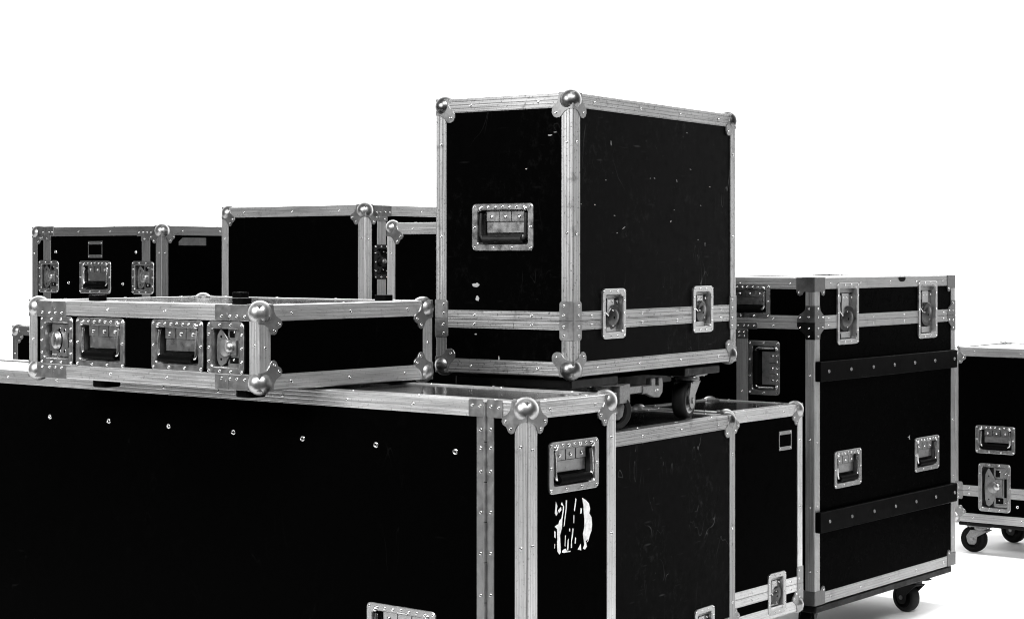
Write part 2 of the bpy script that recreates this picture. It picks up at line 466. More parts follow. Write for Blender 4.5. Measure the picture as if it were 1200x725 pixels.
    def belt(s, face, seam, half, rivs=True, proud=0.0, both=True):
        """two aluminium strips that meet at the lid seam, interrupted by the recessed latches"""
        W = s.wl if face in ('L', 'LB') else s.wr
        cuts = sorted([(hx - w / 2, hx + w / 2) for (hx, hz, w, hh) in s.holes.get(face, []) if abs(hz - seam) < hh / 2])
        segs = []; p = s.tw * .92
        for a, b in cuts: segs.append((p, a)); p = b
        segs.append((p, W - s.tw * .92))
        for (a, b) in segs:
            if b - a < .004: continue
            k = max(1, round((b - a) / .17))
            hs = [a + (b - a) * (j + .5) / k for j in range(k)] if b - a > .05 else []
            for (z0, z1) in ((seam + .0004, seam + half), (seam - half, seam - .0004)):
                s.strip(face, a, b, z0, z1, None, proud, 'lid_trim', [(q, (z0 + z1) / 2) for q in hs])
    def seam_plate(s, cid, seam, width, half, octo=False, dark_low=False):
        O, faces = s.corner_frames()[cid + '1']
        mb = MB()
        for (fc, hx, z, sx, sy) in faces:
            T = s.T(fc, hx, seam)
            for sg in (1, -1):
                if octo: ol = [(-.0008, 0), (width, 0), (width, .010), (width * .86, .020), (width * .56, .031), (width * .5, half), (-.0008, half)]
                else: ol = [(-.0008, 0), (width, 0)] + [(width, half - .004), (width - .004, half), (-.0008, half)]
                pts = [(sx * p, sg * (q + .0003)) for p, q in ol]
                if sx * sg < 0: pts.reverse()
                m = s.plate if not (dark_low and sg < 0 and fc in ('L',)) else 'dish_dark'
                mb.prism(pts, -TT, .0014, m, T, .0005)
                rv = [(width * .32, half * .82), (width * .32, half * .34), (width * .82, half * .3)] if octo else [(width * .66, half * .3), (width * .66, half * .78)]
                for p, q in rv: mb.rivet(sx * p, sg * q, T, .0014, .0032)
        mb.build('corner_plate', s.root)
    def plate_px(s, face, x0, y0, x1, y1, rivs=(), mat=None, proud=.0014, name='joint_plate', seam=None):
        cx, cz, w, h = s.bb(face, x0, y0, x1, y1); sg = -1 if face == 'L' else 1
        T = s.T(face, cx, cz); mb = MB()
        if seam is None: mb.prism(rrect(0, 0, w, h, .003, 2), -TT, proud, mat or s.plate, T, .0005)
        else:
            q = sg * (s.px(face, seam, (y0 + y1) / 2)[0] - cx)
            mb.prism(rrect((q - w / 2 - .0003) / 2, 0, w / 2 + q - .0003, h, .002, 2), -TT, proud, mat or s.plate, T, .0005)
            mb.prism(rrect((q + w / 2 + .0003) / 2, 0, w / 2 - q - .0003, h, .002, 2), -TT, proud, mat or s.plate, T, .0005)
        for (fx, fy) in rivs: mb.rivet(fx * w / 2, fy * h / 2, T, proud, .0033)
        return mb.build(name, s.root)
    # ---- recessed dish
    def dish(s, mb, T, w, h, fl, depth, mat, proud, rad=.010, floor=True, back=None):
        o = rrect(0, 0, w, h, rad, 5); oi = inset(o, .0012)
        i0 = rrect(0, 0, w - 2 * fl, h - 2 * fl, rad * .55, 5); i1 = inset(i0, .0018); i2 = inset(i0, .004)
        loops = [(o, -TT - .0005), (o, proud - .0007), (oi, proud), (i0, proud), (i1, proud - .0022), (i2, -depth)]
        n = len(o); vs = [(p[0], p[1], z) for lp, z in loops for p in lp]
        fs = [(k * n + i, k * n + (i + 1) % n, (k + 1) * n + (i + 1) % n, (k + 1) * n + i) for k in range(len(loops) - 1) for i in range(n)]
        mb.add(vs, fs, mat, False, T)
        mb.add([(p[0], p[1], -depth) for p in i2], [tuple(range(n))], back or mat, False, T)
    def hole(s, face, cx, cz, w, h, fl):
        s.holes[face].append((cx, cz, w - fl, h - fl))
    def handle(s, face, bbox, turn=0, mat='dish', fl=.0125, grip='rubber', bailmat='chrome', rows=True):
        cx, cz, w, h = s.bb(face, *bbox); s.hole(face, cx, cz, w, h, fl)
        T = s.T(face, cx, cz)
        if turn: T = T @ Matrix.Rotation(turn, 4, 'Z'); w, h = h, w
        mb = MB(); pr = .0012
        s.dish(mb, T, w, h, fl, .016, mat, pr, back='dish_dark')  # near-black back puts the dish's inner shadow into the colour
        iw, ih = w - 2 * fl, h - 2 * fl
        # hinge bracket across the upper half of the dish, with three domed rivets; plain plate below it
        mb.box((-iw * .36, ih * .16, -.016), (iw * .38, ih * .47, -.0085), mat, T, .0012)
        mb.box((-iw * .36, -ih * .16, -.016), (iw * .38, ih * .155, -.0105), mat, T, .001)
        for fx in (-.26, .01, .28): mb.rivet(fx * iw, ih * .30, T, -.0085, .0042, True)
        for fx in (-.11, .13): mb.box((fx * iw - .0006, ih * .17, -.0086), (fx * iw + .0006, ih * .45, -.0080), 'hole', T)
        mb.box((-iw * .05, h * .5 - fl * .95, pr - .0006), (iw * .12, h * .5 - fl * .82, pr + .0012), 'chrome', T)
        for sx in (-1, 1): mb.rivet(sx * iw * .44, ih * .5 + fl * .12, T, pr, .0048, True)
        q = fl * .5
        k = 5 if rows else 3
        for j in range(k): mb.rivet(-w / 2 + q + (w - 2 * q) * j / (k - 1), h / 2 - q - (.0 if j % 2 == 0 else .0008), T, pr, .0031)
        if rows:
            for j in range(4): mb.rivet(-w / 2 + q + (w - 2 * q) * (j + .5) / 4, h / 2 - q * 1.0 - .0015, T, pr, .0036, True)
        for sx in (-1, 1): mb.rivet(sx * (w / 2 - q), 0, T, pr, .0032)
        for j in range(4): mb.rivet(-w / 2 + q + (w - 2 * q) * j / 3, -h / 2 + q, T, pr, .0033)
        o = mb.build('handle', s.root)
        b = MB(); rr = .0034; xx = iw * .44; yb = -ih * .335
        pts = [(-xx, ih * .40, -.0035), (-xx, ih * .15, -.0015), (-xx, yb + .008, -.001), (-xx + .003, yb + .002, -.001), (-xx + .009, yb, -.001),
               (xx - .009, yb, -.001), (xx - .003, yb + .002, -.001), (xx, yb + .008, -.001), (xx, ih * .15, -.0015), (xx, ih * .40, -.0035)]
        b.tube(pts, rr, bailmat, T, 8); b.build('bail', o)
        g = MB(); g.tube([(-xx + .008, yb, -.001), (xx - .008, yb, -.001)], .0082, grip, T, 14); g.build('grip', o)
        return o
    def latch(s, face, bbox, style='butterfly', mat='dish', fl=.0115, flip=1, knob=None):
        cx, cz, w, h = s.bb(face, *bbox); s.hole(face, cx, cz, w, h, fl)
        T = s.T(face, cx, cz); mb = MB(); pr = .0020
        s.dish(mb, T, w, h, fl, .014, mat, pr, min(.012, w * .2), back='dish_dark')  # dark back colour stands in for shade behind the mechanism
        iw, ih = w - 2 * fl, h - 2 * fl; q = fl * .5
        nx = 3 if w < .075 else 4
        for sy in (-1, 1):
            for j in range(nx): mb.rivet(-w / 2 + q + (w - 2 * q) * j / (nx - 1), sy * (h / 2 - q), T, pr, .0031)
        ny = 1 if h < .085 else 3
        for sx in (-1, 1):
            for j in range(ny): mb.rivet(sx * (w / 2 - q), (h - 4 * q) * ((j + .5) / ny - .5), T, pr, .0030)
        ax, ay = iw / 2 * .97, ih / 2 * .97
        def bx(x0, x1, y0, y1, z1, m, ch=.0008, b=mb): b.box((x0 * ax, y0 * ay, -.0141), (x1 * ax, y1 * ay, z1), m, T, ch)
        md = {'dish': 'plate', 'dish_dull': 'plate_dark'}.get(mat, mat)
        if style == 'butterfly':
            bx(-.15, .98, -.97, .97, -.0105, md); bx(.62, .68, -.5, .5, -.0085, mat, 0)
            bx(.69, .88, -.48, .45, -.0098, 'hole', 0); bx(.02, .62, -.80, -.50, -.0099, 'hole', 0); bx(.0, .34, .52, .86, -.0099, 'hole', 0)
            bx(-.05, .98, -.97, -.86, -.0080, mat)
            for fx, fy in ((.8, .72), (.8, -.72), (.35, .8), (.3, -.62)): mb.rivet(fx * ax, fy * ay, T, -.0095, .0026, True)
            o = mb.build('latch', s.root)
            wg = MB()
            ol = [(-.50, -.97), (-.22, -.80), (.04, -.42), (.04, .36), (-.18, .62), (-.50, .95), (-.64, .84), (-.78, .62), (-.84, .1), (-.80, -.60), (-.70, -.86)]
            wg.prism([(p[0] * ax, p[1] * ay) for p in ol], -.0088, -.0058, md, T, .0006)
            for fy in (-.60, .56): wg.lathe([(.0026, -.0057), (.0001, -.0055)], 10, 'hole', T @ Matrix.Translation((-.50 * ax, fy * ay, 0)))
            wg.build('latch_wing', o)
            kb = MB(); r = ax * .44
            kb.lathe([(r, -.0062), (r, -.0035), (r * .92, -.0024), (0.00001, -.0018)], 18, md, T @ Matrix.Translation((-.16 * ax, 0, 0)))
            kb.box((.0 * ax, -.40 * ay, -.0105), (.58 * ax, .40 * ay, -.0052), md, T, .001)
            kb.lathe([(r * .62, -.0052), (r * .6, -.001), (r * .46, .0016), (r * .22, .0026), (0.00001, .003)], 18, knob or 'ball', T @ Matrix.Translation((.16 * ax, .04 * ay, 0)))
            kb.build('turn_knob', o)
        elif style == 'keeper':
            bx(-.72, .52, -.9, .9, -.0095, md); bx(.56, .94, .42, .92, -.0085, mat); bx(.56, .94, -.92, -.42, -.0085, mat); bx(.62, .9, -.34, .34, -.0105, md)
            for fx, fy in ((-.1, .62), (.32, .55), (-.1, -.62), (.32, -.6)): mb.lathe([(.0034, -.0094), (.0030, -.0088), (.0001, -.0092)], 12, 'rivet', T @ Matrix.Translation((fx * ax, fy * ay, 0)), ['rivet', 'hole'])
            for fy in (-.66, -.2, .12, .62): mb.rivet(.76 * ax, fy * ay, T, -.0085, .0030, True)
            bx(-.95, -.78, -.6, .35, -.0110, md); bx(-.7, -.05, .34, .44, -.0065, 'chrome', .0004); bx(-.62, -.2, -.96, -.8, -.0060, 'chrome', .0008)
            o = mb.build('latch', s.root)
            kb = MB(); r = ax * .40
            T2 = T @ Matrix.Translation((-.22 * ax, 0, 0)) @ Matrix.Diagonal((.8, 1.15, 1, 1))
            kb.lathe([(r * 1.12, -.0095), (r * 1.1, -.008), (r, -.0078), (r, -.003), (r * .85, .0002), (r * .5, .0014), (0.00001, .0018)], 18, knob or 'dish', T2, ['hole', 'hole', mat, mat, mat, mat])
            kb.build('turn_knob', o)
        else:
            bx(-.96, .96, .80, .96, -.0085, md); bx(-.96, -.5, .42, .70, -.0080, mat); bx(-.92, -.52, -.05, .36, -.0105, md)
            bx(-.45, .35, -.1, .78, -.0065, mat); bx(.5, .9, .1, .74, -.0110, md); bx(-.5, .6, -.96, -.72, -.0075, mat)
            bx(.55, .95, -.9, .0, -.0115, md)
            for fx, fy in ((-.75, .58), (.72, .62), (-.25, .62), (.15, .62), (.6, .2), (-.7, -.75)): mb.rivet(fx * ax, fy * ay, T, -.0066, .0028, True)
            mb.tube([(-.78 * ax, .42 * ay, -.006), (-.74 * ax, .1 * ay, -.006), (-.4 * ax, -.1 * ay, -.005)], .0018, 'chrome', T, 6)
            o = mb.build('latch', s.root)
            kb = MB(); r = ax * .62
            T2 = T @ Matrix.Translation((.14 * ax, -.22 * ay, -.002)) @ Matrix.Rotation(-.45 * flip, 4, 'Z') @ Matrix.Rotation(.16, 4, 'X') @ Matrix.Rotation(-.12, 4, 'Y')
            ol = [(math.cos(t) * r * .92, math.sin(t) * r * 1.25) for t in [2 * math.pi * k / 24 for k in range(24)]]
            kb.prism(ol, -.008, -.0022, knob or 'knob', T2, .0016)
            kb.lathe([(r * .8, -.0023), (r * .62, -.0002), (r * .3, .0006), (.0001, .0008)], 18, knob or 'knob', T2)
            kb.lathe([(r * .14, .0007), (.0001, .0010)], 8, 'hole', T2); kb.rivet(-r * .5, r * .5, T2, -.0006, .0018, True); kb.rivet(r * .35, -r * .7, T2, -.0012, .0018, True)
            kb.build('turn_knob', o)
        return o
    def frame(s, face, bbox):
        """small metal label holder"""
        cx, cz, w, h = s.bb(face, *bbox); T = s.T(face, cx, cz, -TT); mb = MB()
        b = h * .19
        mb.box((-w / 2, h / 2 - b, 0), (w / 2, h / 2, .0016), 'plate', T, .0006)
        mb.box((-w / 2, -h / 2, 0), (w / 2, -h / 2 + b, .0016), 'plate', T, .0006)
        mb.box((-w / 2, -h / 2 + b, 0), (-w / 2 + .0022, h / 2 - b, .0014), 'plate', T); mb.box((w / 2 - .0022, -h / 2 + b, 0), (w / 2, h / 2 - b, .0014), 'plate', T)
        for sx in (-1, 1):
            for sy in (-1, 1): mb.rivet(sx * (w / 2 - .004), sy * (h / 2 - b / 2), T, .0016, .0022)
        return mb.build('label_holder', s.root)
    def screws(s, face, pts, r=.0058, name='screw'):
        sg = -1 if face == 'L' else 1
        for (x, y) in pts:
            hx, z = s.px(face, x, y); mb = MB()
            mb.rivet(0, 0, s.T(face, hx, z, -TT), 0, r); mb.build(name, s.root)
    def castor(s, u, v, R=.042, total=None, yaw=0.0, top=0.0, mat='castor', tyre='tyre_dark', hub='tyre_dark'):
        """plate, fork and wheel under the base; wheel stands on what is below"""
        total = total if total is not None else s.zb
        castor((u + s.off.x, v + s.off.y, top), s.root, R, total, yaw, mat, tyre, hub)
    def finish(s, plain_faces=()):
        s.edges(); s.do_corners(plain_faces); s.body()

def castor(loc, parent, R, total, yaw, mat, tyre='tyre', hub='hub'):
    T = Matrix.Translation(loc) @ Matrix.Rotation(yaw, 4, 'Z')
    wz = -total + R; tr = R * .62                      # trail
    mb = MB()
    mb.box((-.042, -.034, -.004), (.042, .034, -.0002), mat, T, .001)
    for sx in (-1, 1):
        for sy in (-1, 1): mb.rivet(sx * .033, sy * .026, T @ Matrix.Rotation(math.pi, 4, 'X'), .004, .005, True)
    mb.lathe([(.026, -.004), (.028, -.012), (.024, -.018), (.0001, -.018)], 20, mat, T)
    hw = .0195
    ztop = min(-.016, wz + R + .006)
    mb.box((-.026, -hw - .003, -.020), (.026, hw + .003, -.016), mat, T, .001)
    for sy in (-1, 1):
        ol = [(-.030, -.017), (.034, -.017), (tr + .021, wz + .010), (tr + .017, wz - .010), (tr + .009, wz - .018), (tr - .009, wz - .018), (tr - .016, wz - .010), (tr - .019, wz + .010)]
        Ty = T @ Matrix.Translation((0, sy * hw, 0)) @ Matrix.Rotation(math.pi / 2, 4, 'X')
        mb.prism(ol, -.0016, .0016, mat, Ty, .0006, both=True)
    Tx = T @ Matrix.Translation((tr, 0, wz)) @ Matrix.Rotation(math.pi / 2, 4, 'X')
    mb.lathe([(.0065, -.024), (.0065, .024), (.0001, .024)], 8, 'hub', Tx)
    mb.lathe([(.0001, -.024), (.0065, -.024)], 8, 'hub', Tx)
    c = mb.build('castor', parent)
    w = MB(); t = .0155
    w.lathe([(R * .70, -t * .92), (R * .92, -t), (R * .985, -t * .7), (R, -t * .25), (R, t * .25), (R * .985, t * .7), (R * .92, t), (R * .70, t * .92)], 36, tyre, Tx)
    w.lathe([(.003, -t * .7), (R * .2, -t * .95), (R * .3, -t * .6), (R * .6, -t * .6), (R * .66, -t * .95), (R * .71, -t * .93)], 36, hub, Tx)
    w.lathe([(R * .71, t * .93), (R * .66, t * .95), (R * .6, t * .6), (R * .3, t * .6), (R * .2, t * .95), (.003, t * .7)], 36, hub, Tx)
    w.build('wheel', c)
    return c

# ================================================================== D : long tall case in front
D = Case('long tall black case in front, row of screws and folding hinge on its long side', 3.13, 618, 471.1, zb=.13, a=38.86, xR=722, wl=2.05, trim='trim')
D.handle('L', (430, 710.5, 511, 771))
D.handle('R', (643, 515, 701.5, 575))
D.screws('L', [(58, 488), (127, 493), (197, 499), (273, 506), (354, 513.5), (440, 521), (533, 529)])
for (x0, x1, xs) in ((558.3, 567.2, 563.2), (570.4, 578.5, 574.8)):
    h0 = D.px('L', x0, 560)[0]; h1 = D.px('L', x1, 560)[0]; hm = D.px('L', xs, 560)[0]
    zt = D.h - .0295
    D.strip('L', h0, h1, .031, zt, 'plate', -.0004, 'hinge_leaf', [(hm, D.px('L', xs, y)[1]) for y in (503, 524.5, 552, 600, 648, 697, 746)], True)
mb = MB(); hh = D.px('L', 568.8, 560)[0]; z = D.h - .004
while z > .05:
    mb.tube([(-hh, z, .0002), (-hh, max(.04, z - .068), .0002)], .0034, 'plate', D.T('L'), 8); z -= .0695
mb.build('hinge_pin', D.root)
D.plate_px('L', 549.5, 467.3, 567.0, 487.6, [(-.5, .3), (.55, .25)]); D.plate_px('L', 570.6, 468.4, 589.6, 489.4, [(-.45, .25), (.5, .15)])
# torn white sticker on the end
T = D.T('R', 0, 0, -TT); mb = MB()
for poly in (
    [(390, 70), (430, 95), (462, 130), (475, 190), (465, 235), (490, 280), (495, 350), (490, 420), (470, 470), (480, 440), (455, 530), (440, 545), (462, 500), (430, 530), (440, 590), (420, 620), (400, 610), (415, 570), (405, 500), (400, 450), (415, 380), (415, 300), (408, 230), (405, 150)],
    [(190, 150), (176, 120), (165, 145), (188, 160), (185, 210), (172, 290), (150, 315), (140, 350), (100, 378), (125, 405), (128, 500), (125, 570), (128, 640), (150, 675), (163, 650), (160, 560), (155, 470), (175, 390), (180, 300), (195, 210), (198, 165)],
    [(218, 100), (229, 98), (226, 180), (212, 290), (204, 360), (196, 380), (205, 290), (217, 190)],
    [(112, 115), (128, 160), (120, 200), (130, 240), (115, 265), (102, 235), (108, 170)], [(135, 205), (165, 170), (170, 200), (145, 235)],
    [(320, 75), (330, 85), (322, 150), (312, 215), (305, 205), (315, 130)], [(375, 180), (388, 185), (385, 235), (372, 240)],
    [(290, 395), (300, 400), (292, 470), (280, 540), (283, 600), (272, 605), (275, 530)], [(255, 395), (264, 400), (262, 430), (254, 425)],
    [(238, 520), (248, 505), (245, 600), (240, 635), (232, 620)], [(195, 620), (215, 612), (232, 640), (270, 634), (262, 645), (200, 655), (178, 652), (184, 630)],
    [(345, 620), (375, 560), (380, 630)], [(95, 425), (108, 430), (108, 500), (96, 490)], [(98, 560), (103, 560), (100, 610), (96, 610)], [(300, 255), (307, 255), (305, 340), (300, 340)],
    [(318, 490), (326, 500), (320, 560), (312, 555)], [(210, 470), (216, 470), (212, 590), (206, 580)]):
    mb.prism([D.px('R', 640 + a / 9.06, 575 + b / 9.06) for a, b in poly], 0, .0005, 'paper', T, .00005)
mb.build('sticker_remnant', D.root)
for u in (.07, D.wr - .07):
    for v in (.16, D.wl - .16): D.castor(u, v, .045, yaw=random.uniform(0, 6))
D.finish()

# ================================================================== B : flat rack case on D
B = Case('shallow wide rack case with two handles and two latches lying on the long front case', 3.306, 304.1, 357.3, 458.7, a=39.57, xL=33.9, xR=507, tw=.0295)
dz = D.ztop + .0048 - B.zb
B.root.location.z += dz; B.zb += dz; B.P.z += dz; B.ztop += dz
B.latch('L', (48, 370.2, 86, 427), 'keeper')
B.latch('L', (243, 376.5, 286.5, 438.5), 'butterfly', flip=1)
B.handle('L', (89, 372.3, 146, 430.5)); B.handle('L', (177.5, 374.8, 238.2, 434.5))
for (x0, x1, sm) in ((44, 77.6, 61.7), (252.3, 293, 268.6)):
    yt = 351.8 + (357.3 - 351.8) * ((x0 + x1) / 2 - 34) / 270; yb = 441 + (458.7 - 441) * ((x0 + x1) / 2 - 34) / 270
    rv = [(f, -.45) for f in (-.62, -.12, .28, .72)]
    B.plate_px('L', x0, yt + .2, x1, yt + 18.6, rv, seam=sm); B.plate_px('L', x0, yb - 18.3, x1, yb - .2, [(f, .42) for f in (-.62, -.12, .28, .72)], seam=sm)
fb = B.bb('L', 90, 445, 117, 453)[0]; ff = B.bb('L', 258, 456, 287, 464)[0]
for (u, v) in ((.045, ff), (.045, fb), (B.wr - .017, ff), (B.wr - .017, fb)):
    mb = MB(); T = Matrix.Translation((u + B.off.x, v + B.off.y, 0))
    mb.prism(rrect(0, 0, .034 if u > .1 else .045, .045, .012, 4), -.0150, -.0002, 'rubber', T, .002, both=True); mb.build('rubber_foot', B.root)
    mb = MB(); T = Matrix.Translation((u + (-.022 if u < .1 else -.048) + B.off.x, v + B.off.y, B.h))
    mb.prism(rrect(0, 0, .026, .030, .005, 3), .0002, .0115, 'rubber', T, .001); mb.build('stacking_pad', B.root)
B.finish(plain_faces=('L',))

# ================================================================== E1, E2 : pair behind
E1 = Case('low scuffed case directly under the wheeled dolly, latch low on its side', 4.28, 861.8, 485.7, zb=.15, a=34.65, corner='R', wr=.84, wl=.60, trim='trim_worn', ball='ball_dark', panel='panel_worn', panelR='panel_scratched', lobes=1)
E1.latch('R', (814, 711, 837, 762), 'twist'); 
seam1 = E1.px('R', 826, 742)[1]
E1.belt('R', seam1, .018)
for u in (.09, E1.wr - .09):
    for v in (.09, E1.wl - .09): E1.castor(u, v, .05, yaw=random.uniform(0, 6))
E1.finish()
E2 = Case('low case with small label holder between the scuffed low case and the tallest case', 4.61, 940.7, 472.7, 713.8, a=38.5, corner='R', wr=.352, wl=.278, trim='trim', tw=.0275)
E2.latch('R', (900, 670, 920.8, 718.5), 'twist')
seam2 = E2.px('R', 862, 703.5)[1]
E2.belt('R', seam2, .0185)
E2.seam_plate('R', seam2, .028, .042)
E2.frame('R', (913.5, 504.5, 928, 527))
for u in (.08, E2.wr - .08):
    for v in (.08, E2.wl - .07): E2.castor(u, v, .05, yaw=random.uniform(0, 6), mat='castor_dark')
E2.finish()

# ================================================================== A : upright case on dolly
A = Case('upright scratched case standing on the wheeled dolly, highest in the pile', 3.66, 671.5, 107.9, 442.2, a=33.71, xL=510.6, xR=862.4, trim='trim_worn', ball='ball_dark', plate='plate_dark', panel='panel_worn', panelR='panel_scratched', lobes=1, tw=.0295)
A.handle('L', (553.4, 238.4, 625.2, 294), mat='dish_dull', grip='castor_dark', bailmat='castor_dark')
A.latch('R', (705.4, 338, 733, 396.5), 'twist', flip=1, knob='knob'); A.latch('R', (811.6, 335, 835.3, 389), 'twist', flip=-1, knob='knob')
seamA = A.zcorner(376.4)
for fc in ('L', 'R', 'LB', 'RB'):
    if fc in ('L', 'R'): A.belt(fc, seamA, .0185)
for c in ('F', 'L', 'R'): A.seam_plate(c, seamA, .0315, .0385)
mb = MB()
for (x, y, sx, sy) in ((557, 334, 4.2, 3.0), (559, 349.5, 2.2, 3.4), (612, 277, 1.0, 2.6), (557, 391.5, 1.6, 1.1), (584, 419.5, .9, 3.4), (644, 158.5, 3, .7), (616, 198, 1.3, .9), (650, 155, 2.2, .5)):
    hx, z = A.px('L', x, y); k = A.P.y / FPX
    n = 11
    ol = [(math.cos(2 * math.pi * i / n) * sx * k / .8 * random.uniform(.6, 1.15), math.sin(2 * math.pi * i / n) * sy * k * random.uniform(.6, 1.15)) for i in range(n)]
    mb.prism(ol, 0, .0004, 'chip', A.T('L', hx, z, -TT), .0001)
for (x, y, sx, sy, rt) in ((732, 267, 4, .55, .4), (721, 252.5, 2.2, .5, -.05), (711, 211, 1.2, .8, 0), (768, 209, 1.6, .6, -.3), (787, 259.5, 1.6, 1.2, .7), (832.5, 219, 2.4, .5, -.1), (810, 198.5, 2.4, .45, -.15), (717, 168, .5, 4, .1), (806, 156, 3.2, .4, 0), (822, 241, 1.5, .5, -.5), (819, 281, 1.2, .8, .2), (791, 246, .8, .8, 0), (763, 209, 1.1, .5, 0), (724, 273, 1.2, .7, .3), (698, 240, 1.3, 1.0, 0), (682, 239, 1.0, .9, 0), (827, 286, .4, 4, 0), (794, 212, .5, 3, .3)):
    hx, z = A.px('R', x, y); k = A.P.y / FPX; n = 9
    T = A.T('R', hx, z, -TT) @ Matrix.Rotation(rt, 4, 'Z')
    sx *= .75; sy *= .8
    ol = [(math.cos(2 * math.pi * i / n) * sx * k / .62 * random.uniform(.6, 1.1), math.sin(2 * math.pi * i / n) * sy * k * random.uniform(.7, 1.1)) for i in range(n)]
    mb.prism(ol, 0, .0003, 'chip', T, .00005)
mb.build('paint_chips', A.root)['kind'] = 'stuff'
A.finish()

# dolly under A : two planks on four castors
dol = bpy.data.objects.new('dolly', None); COL.objects.link(dol)
ztopE1 = E1.ztop + .001
dol.location = (A.root.location.x, A.root.location.y, ztopE1); dol.rotation_euler = A.root.rotation_euler
dol['label'] = 'low wheeled dolly of two dark planks under the upright scratched case'; dol['category'] = 'dolly'
zt = A.zb - .0078 - ztopE1
PL = []
for (u0, u1) in ((.028, .215), (.505, .675)):
    mb = MB(); T = Matrix.Translation((A.off.x, A.off.y, 0))
    mb.box((u0, .022, zt - .018), (u1, A.wl - .03, zt), 'board', T, .003)
    mb.build('plank', dol)
mb = MB(); T = Matrix.Translation((A.off.x, A.off.y, 0))
mb.box((.05, .14, zt - .042), (.66, .20, zt - .0185), 'board', T, .002); mb.build('cross_beam', dol)
for (u, v, yw, m, hb) in ((.215, .066, math.radians(-39), 'castor_mid', 'tyre_dark'), (.155, A.wl - .07, 2.2, 'castor', 'hub'), (.600, .066, math.radians(189), 'castor_mid', 'hub'), (.585, A.wl - .07, 2.6, 'castor', 'hub')):
    castor((u + A.off.x, v + A.off.y, zt - .0185), dol, .041, zt - .0185 - .0002, yw, m, 'tyre', hb)
# brake lever on the front castor
mb = MB(); T = Matrix.Translation((A.off.x, A.off.y, 0))
mb.box((.218, .020, zt - .060), (.262, .050, zt - .0195), 'castor_mid', T, .002)
zz = zt - .036
mb.box((.262, .026, zz - .007), (.345, .036, zz + .009), 'castor_mid', T, .002)
Tl = T @ Matrix.Translation((.352, .031, zz - .004)) @ Matrix.Rotation(math.pi / 2, 4, 'X')
mb.prism([(-.03, .012), (.006, .012), (.006, .026), (.026, .026), (.026, .010), (.040, .010), (.040, .026), (.056, .026), (.060, .010), (.057, -.008), (.045, -.017), (.02, -.016), (-.01, -.006), (-.03, -.006)], -.007, .007, 'castor_mid', Tl, .002, both=True)
for fx in (.024, .034): mb.rivet(fx, 0, Tl @ Matrix.Rotation(0, 4, 'X'), .007, .003, True)
mb.build('brake_lever', dol)

# ================================================================== T : tallest case at right
Tc = Case('tallest case at right with two black bumper rails across its long side', 4.80, 954.7, 325.4, 709.8, a=38.42, xR=1119.5, wl=.44, trim='trim_dull', corners='cap', plate='plate_mid')
Tc.latch('R', (981, 331, 1006, 403), 'twist'); Tc.latch('R', (1076, 329, 1098, 396), 'twist', flip=-1)
Tc.handle('R', (977.8, 526.5, 1009.5, 569.5), rows=True, mat='dish_dull'); Tc.handle('R', (1072, 511, 1100.5, 550.5), mat='dish_dull')
Tc.handle('L', (850, 333, 902.6, 372), mat='dish_dull'); Tc.handle('L', (876.5, 399, 913.8, 462.5), turn=-math.pi / 2, mat='dish_dull')
seamT = Tc.zcorner(378.2)
Tc.belt('R', seamT, .0178); 
s0 = Tc.px('L', 876.3, 420)[0]; s1 = Tc.px('L', 863, 420)[0]
Tc.belt('L', seamT, .0178, proud=-.0004)
Tc.strip('L', s0, s1, .031, seamT - .019, None, -.0002, 'door_stile', [((s0 + s1) / 2, z) for z in (.1, .25, .4, .55)], True)
Tc.plate_px('L', 862, 377.6, 887.5, 385.2, [(-.75, 0), (-.2, .1), (.2, .1), (.75, .1)]); Tc.plate_px('L', 862.5, 386, 876.5, 396.5, [(-.4, -.4), (.4, -.4), (-.4, .5), (.4, .5)])
for c in ('F', 'R', 'L'): Tc.seam_plate(c, seamT, .052, .044, True, c == 'F')
for (xa, ya0, ya1, pts) in ((963, 423.0, 446.5, [(969, 434.5), (995, 431.8), (1021, 429.2), (1045.6, 426.6), (1069.4, 424), (1093, 421.5), (1115.6, 419)]),
                            (963, 598.5, 622.6, [(970, 608), (996, 603.5), (1022, 599), (1047, 595), (1071, 590.5), (1094, 586.5), (1116, 583)])):
    z1 = Tc.px('R', xa, ya0)[1]; z0 = Tc.px('R', xa, ya1)[1]
    mb = MB(); T = Tc.T('R')
    mb.box((.002, z0, .0004), (Tc.wr - .020, z1, .016), 'rail', T, .003)
    for (x, y) in pts:
        mb.lathe([(.0048, -.0005), (.0046, .0011), (.0034, .0022), (.0015, .0026), (.00001, .0027)], 12, 'castor_mid', T @ Matrix.Translation((Tc.px('R', x, y)[0] - .018, (z0 + z1) / 2, .0162)))
    mb.build('bumper_rail', Tc.root)
cx, cz, w, h = Tc.bb('R', 1053, 324.5, 1061, 330)
mb = MB(); mb.prism([(-w / 2, h / 2), (-w / 2, 0), (-w * .3, -h * .42), (0, -h / 2), (w * .3, -h * .42), (w / 2, 0), (w / 2, h / 2)], 0, .0008, 'rubber', Tc.T('R', cx, cz), .0003); mb.build('label_tab', Tc.root)
mb = MB(); T = Matrix.Translation((Tc.off.x, Tc.off.y, 0))
mb.box((.012, .004, -.0220), (Tc.wr - .014, Tc.wl - .015, -.0040), 'board', T, .004); mb.build('castor_board', Tc.root)
for (u, v, yw) in ((.668, .050, math.radians(72)), (.12, .085, math.radians(200)), (.645, Tc.wl - .08, 2), (.12, Tc.wl - .08, 1)):
    Tc.castor(u, v, .042, total=Tc.zb - .0221, yaw=yw, top=-.0221, mat='castor_dark', tyre='tyre')
cx, cz = Tc.px('R', 1066, 512); mb = MB()
mb.prism([(-.010, .000), (-.002, .002), (.004, .006), (.005, -.007), (.001, -.006), (-.001, -.001)], 0, .0004, 'chip', Tc.T('R', cx, cz, -TT), .0001); mb.build('paint_chip', Tc.root)
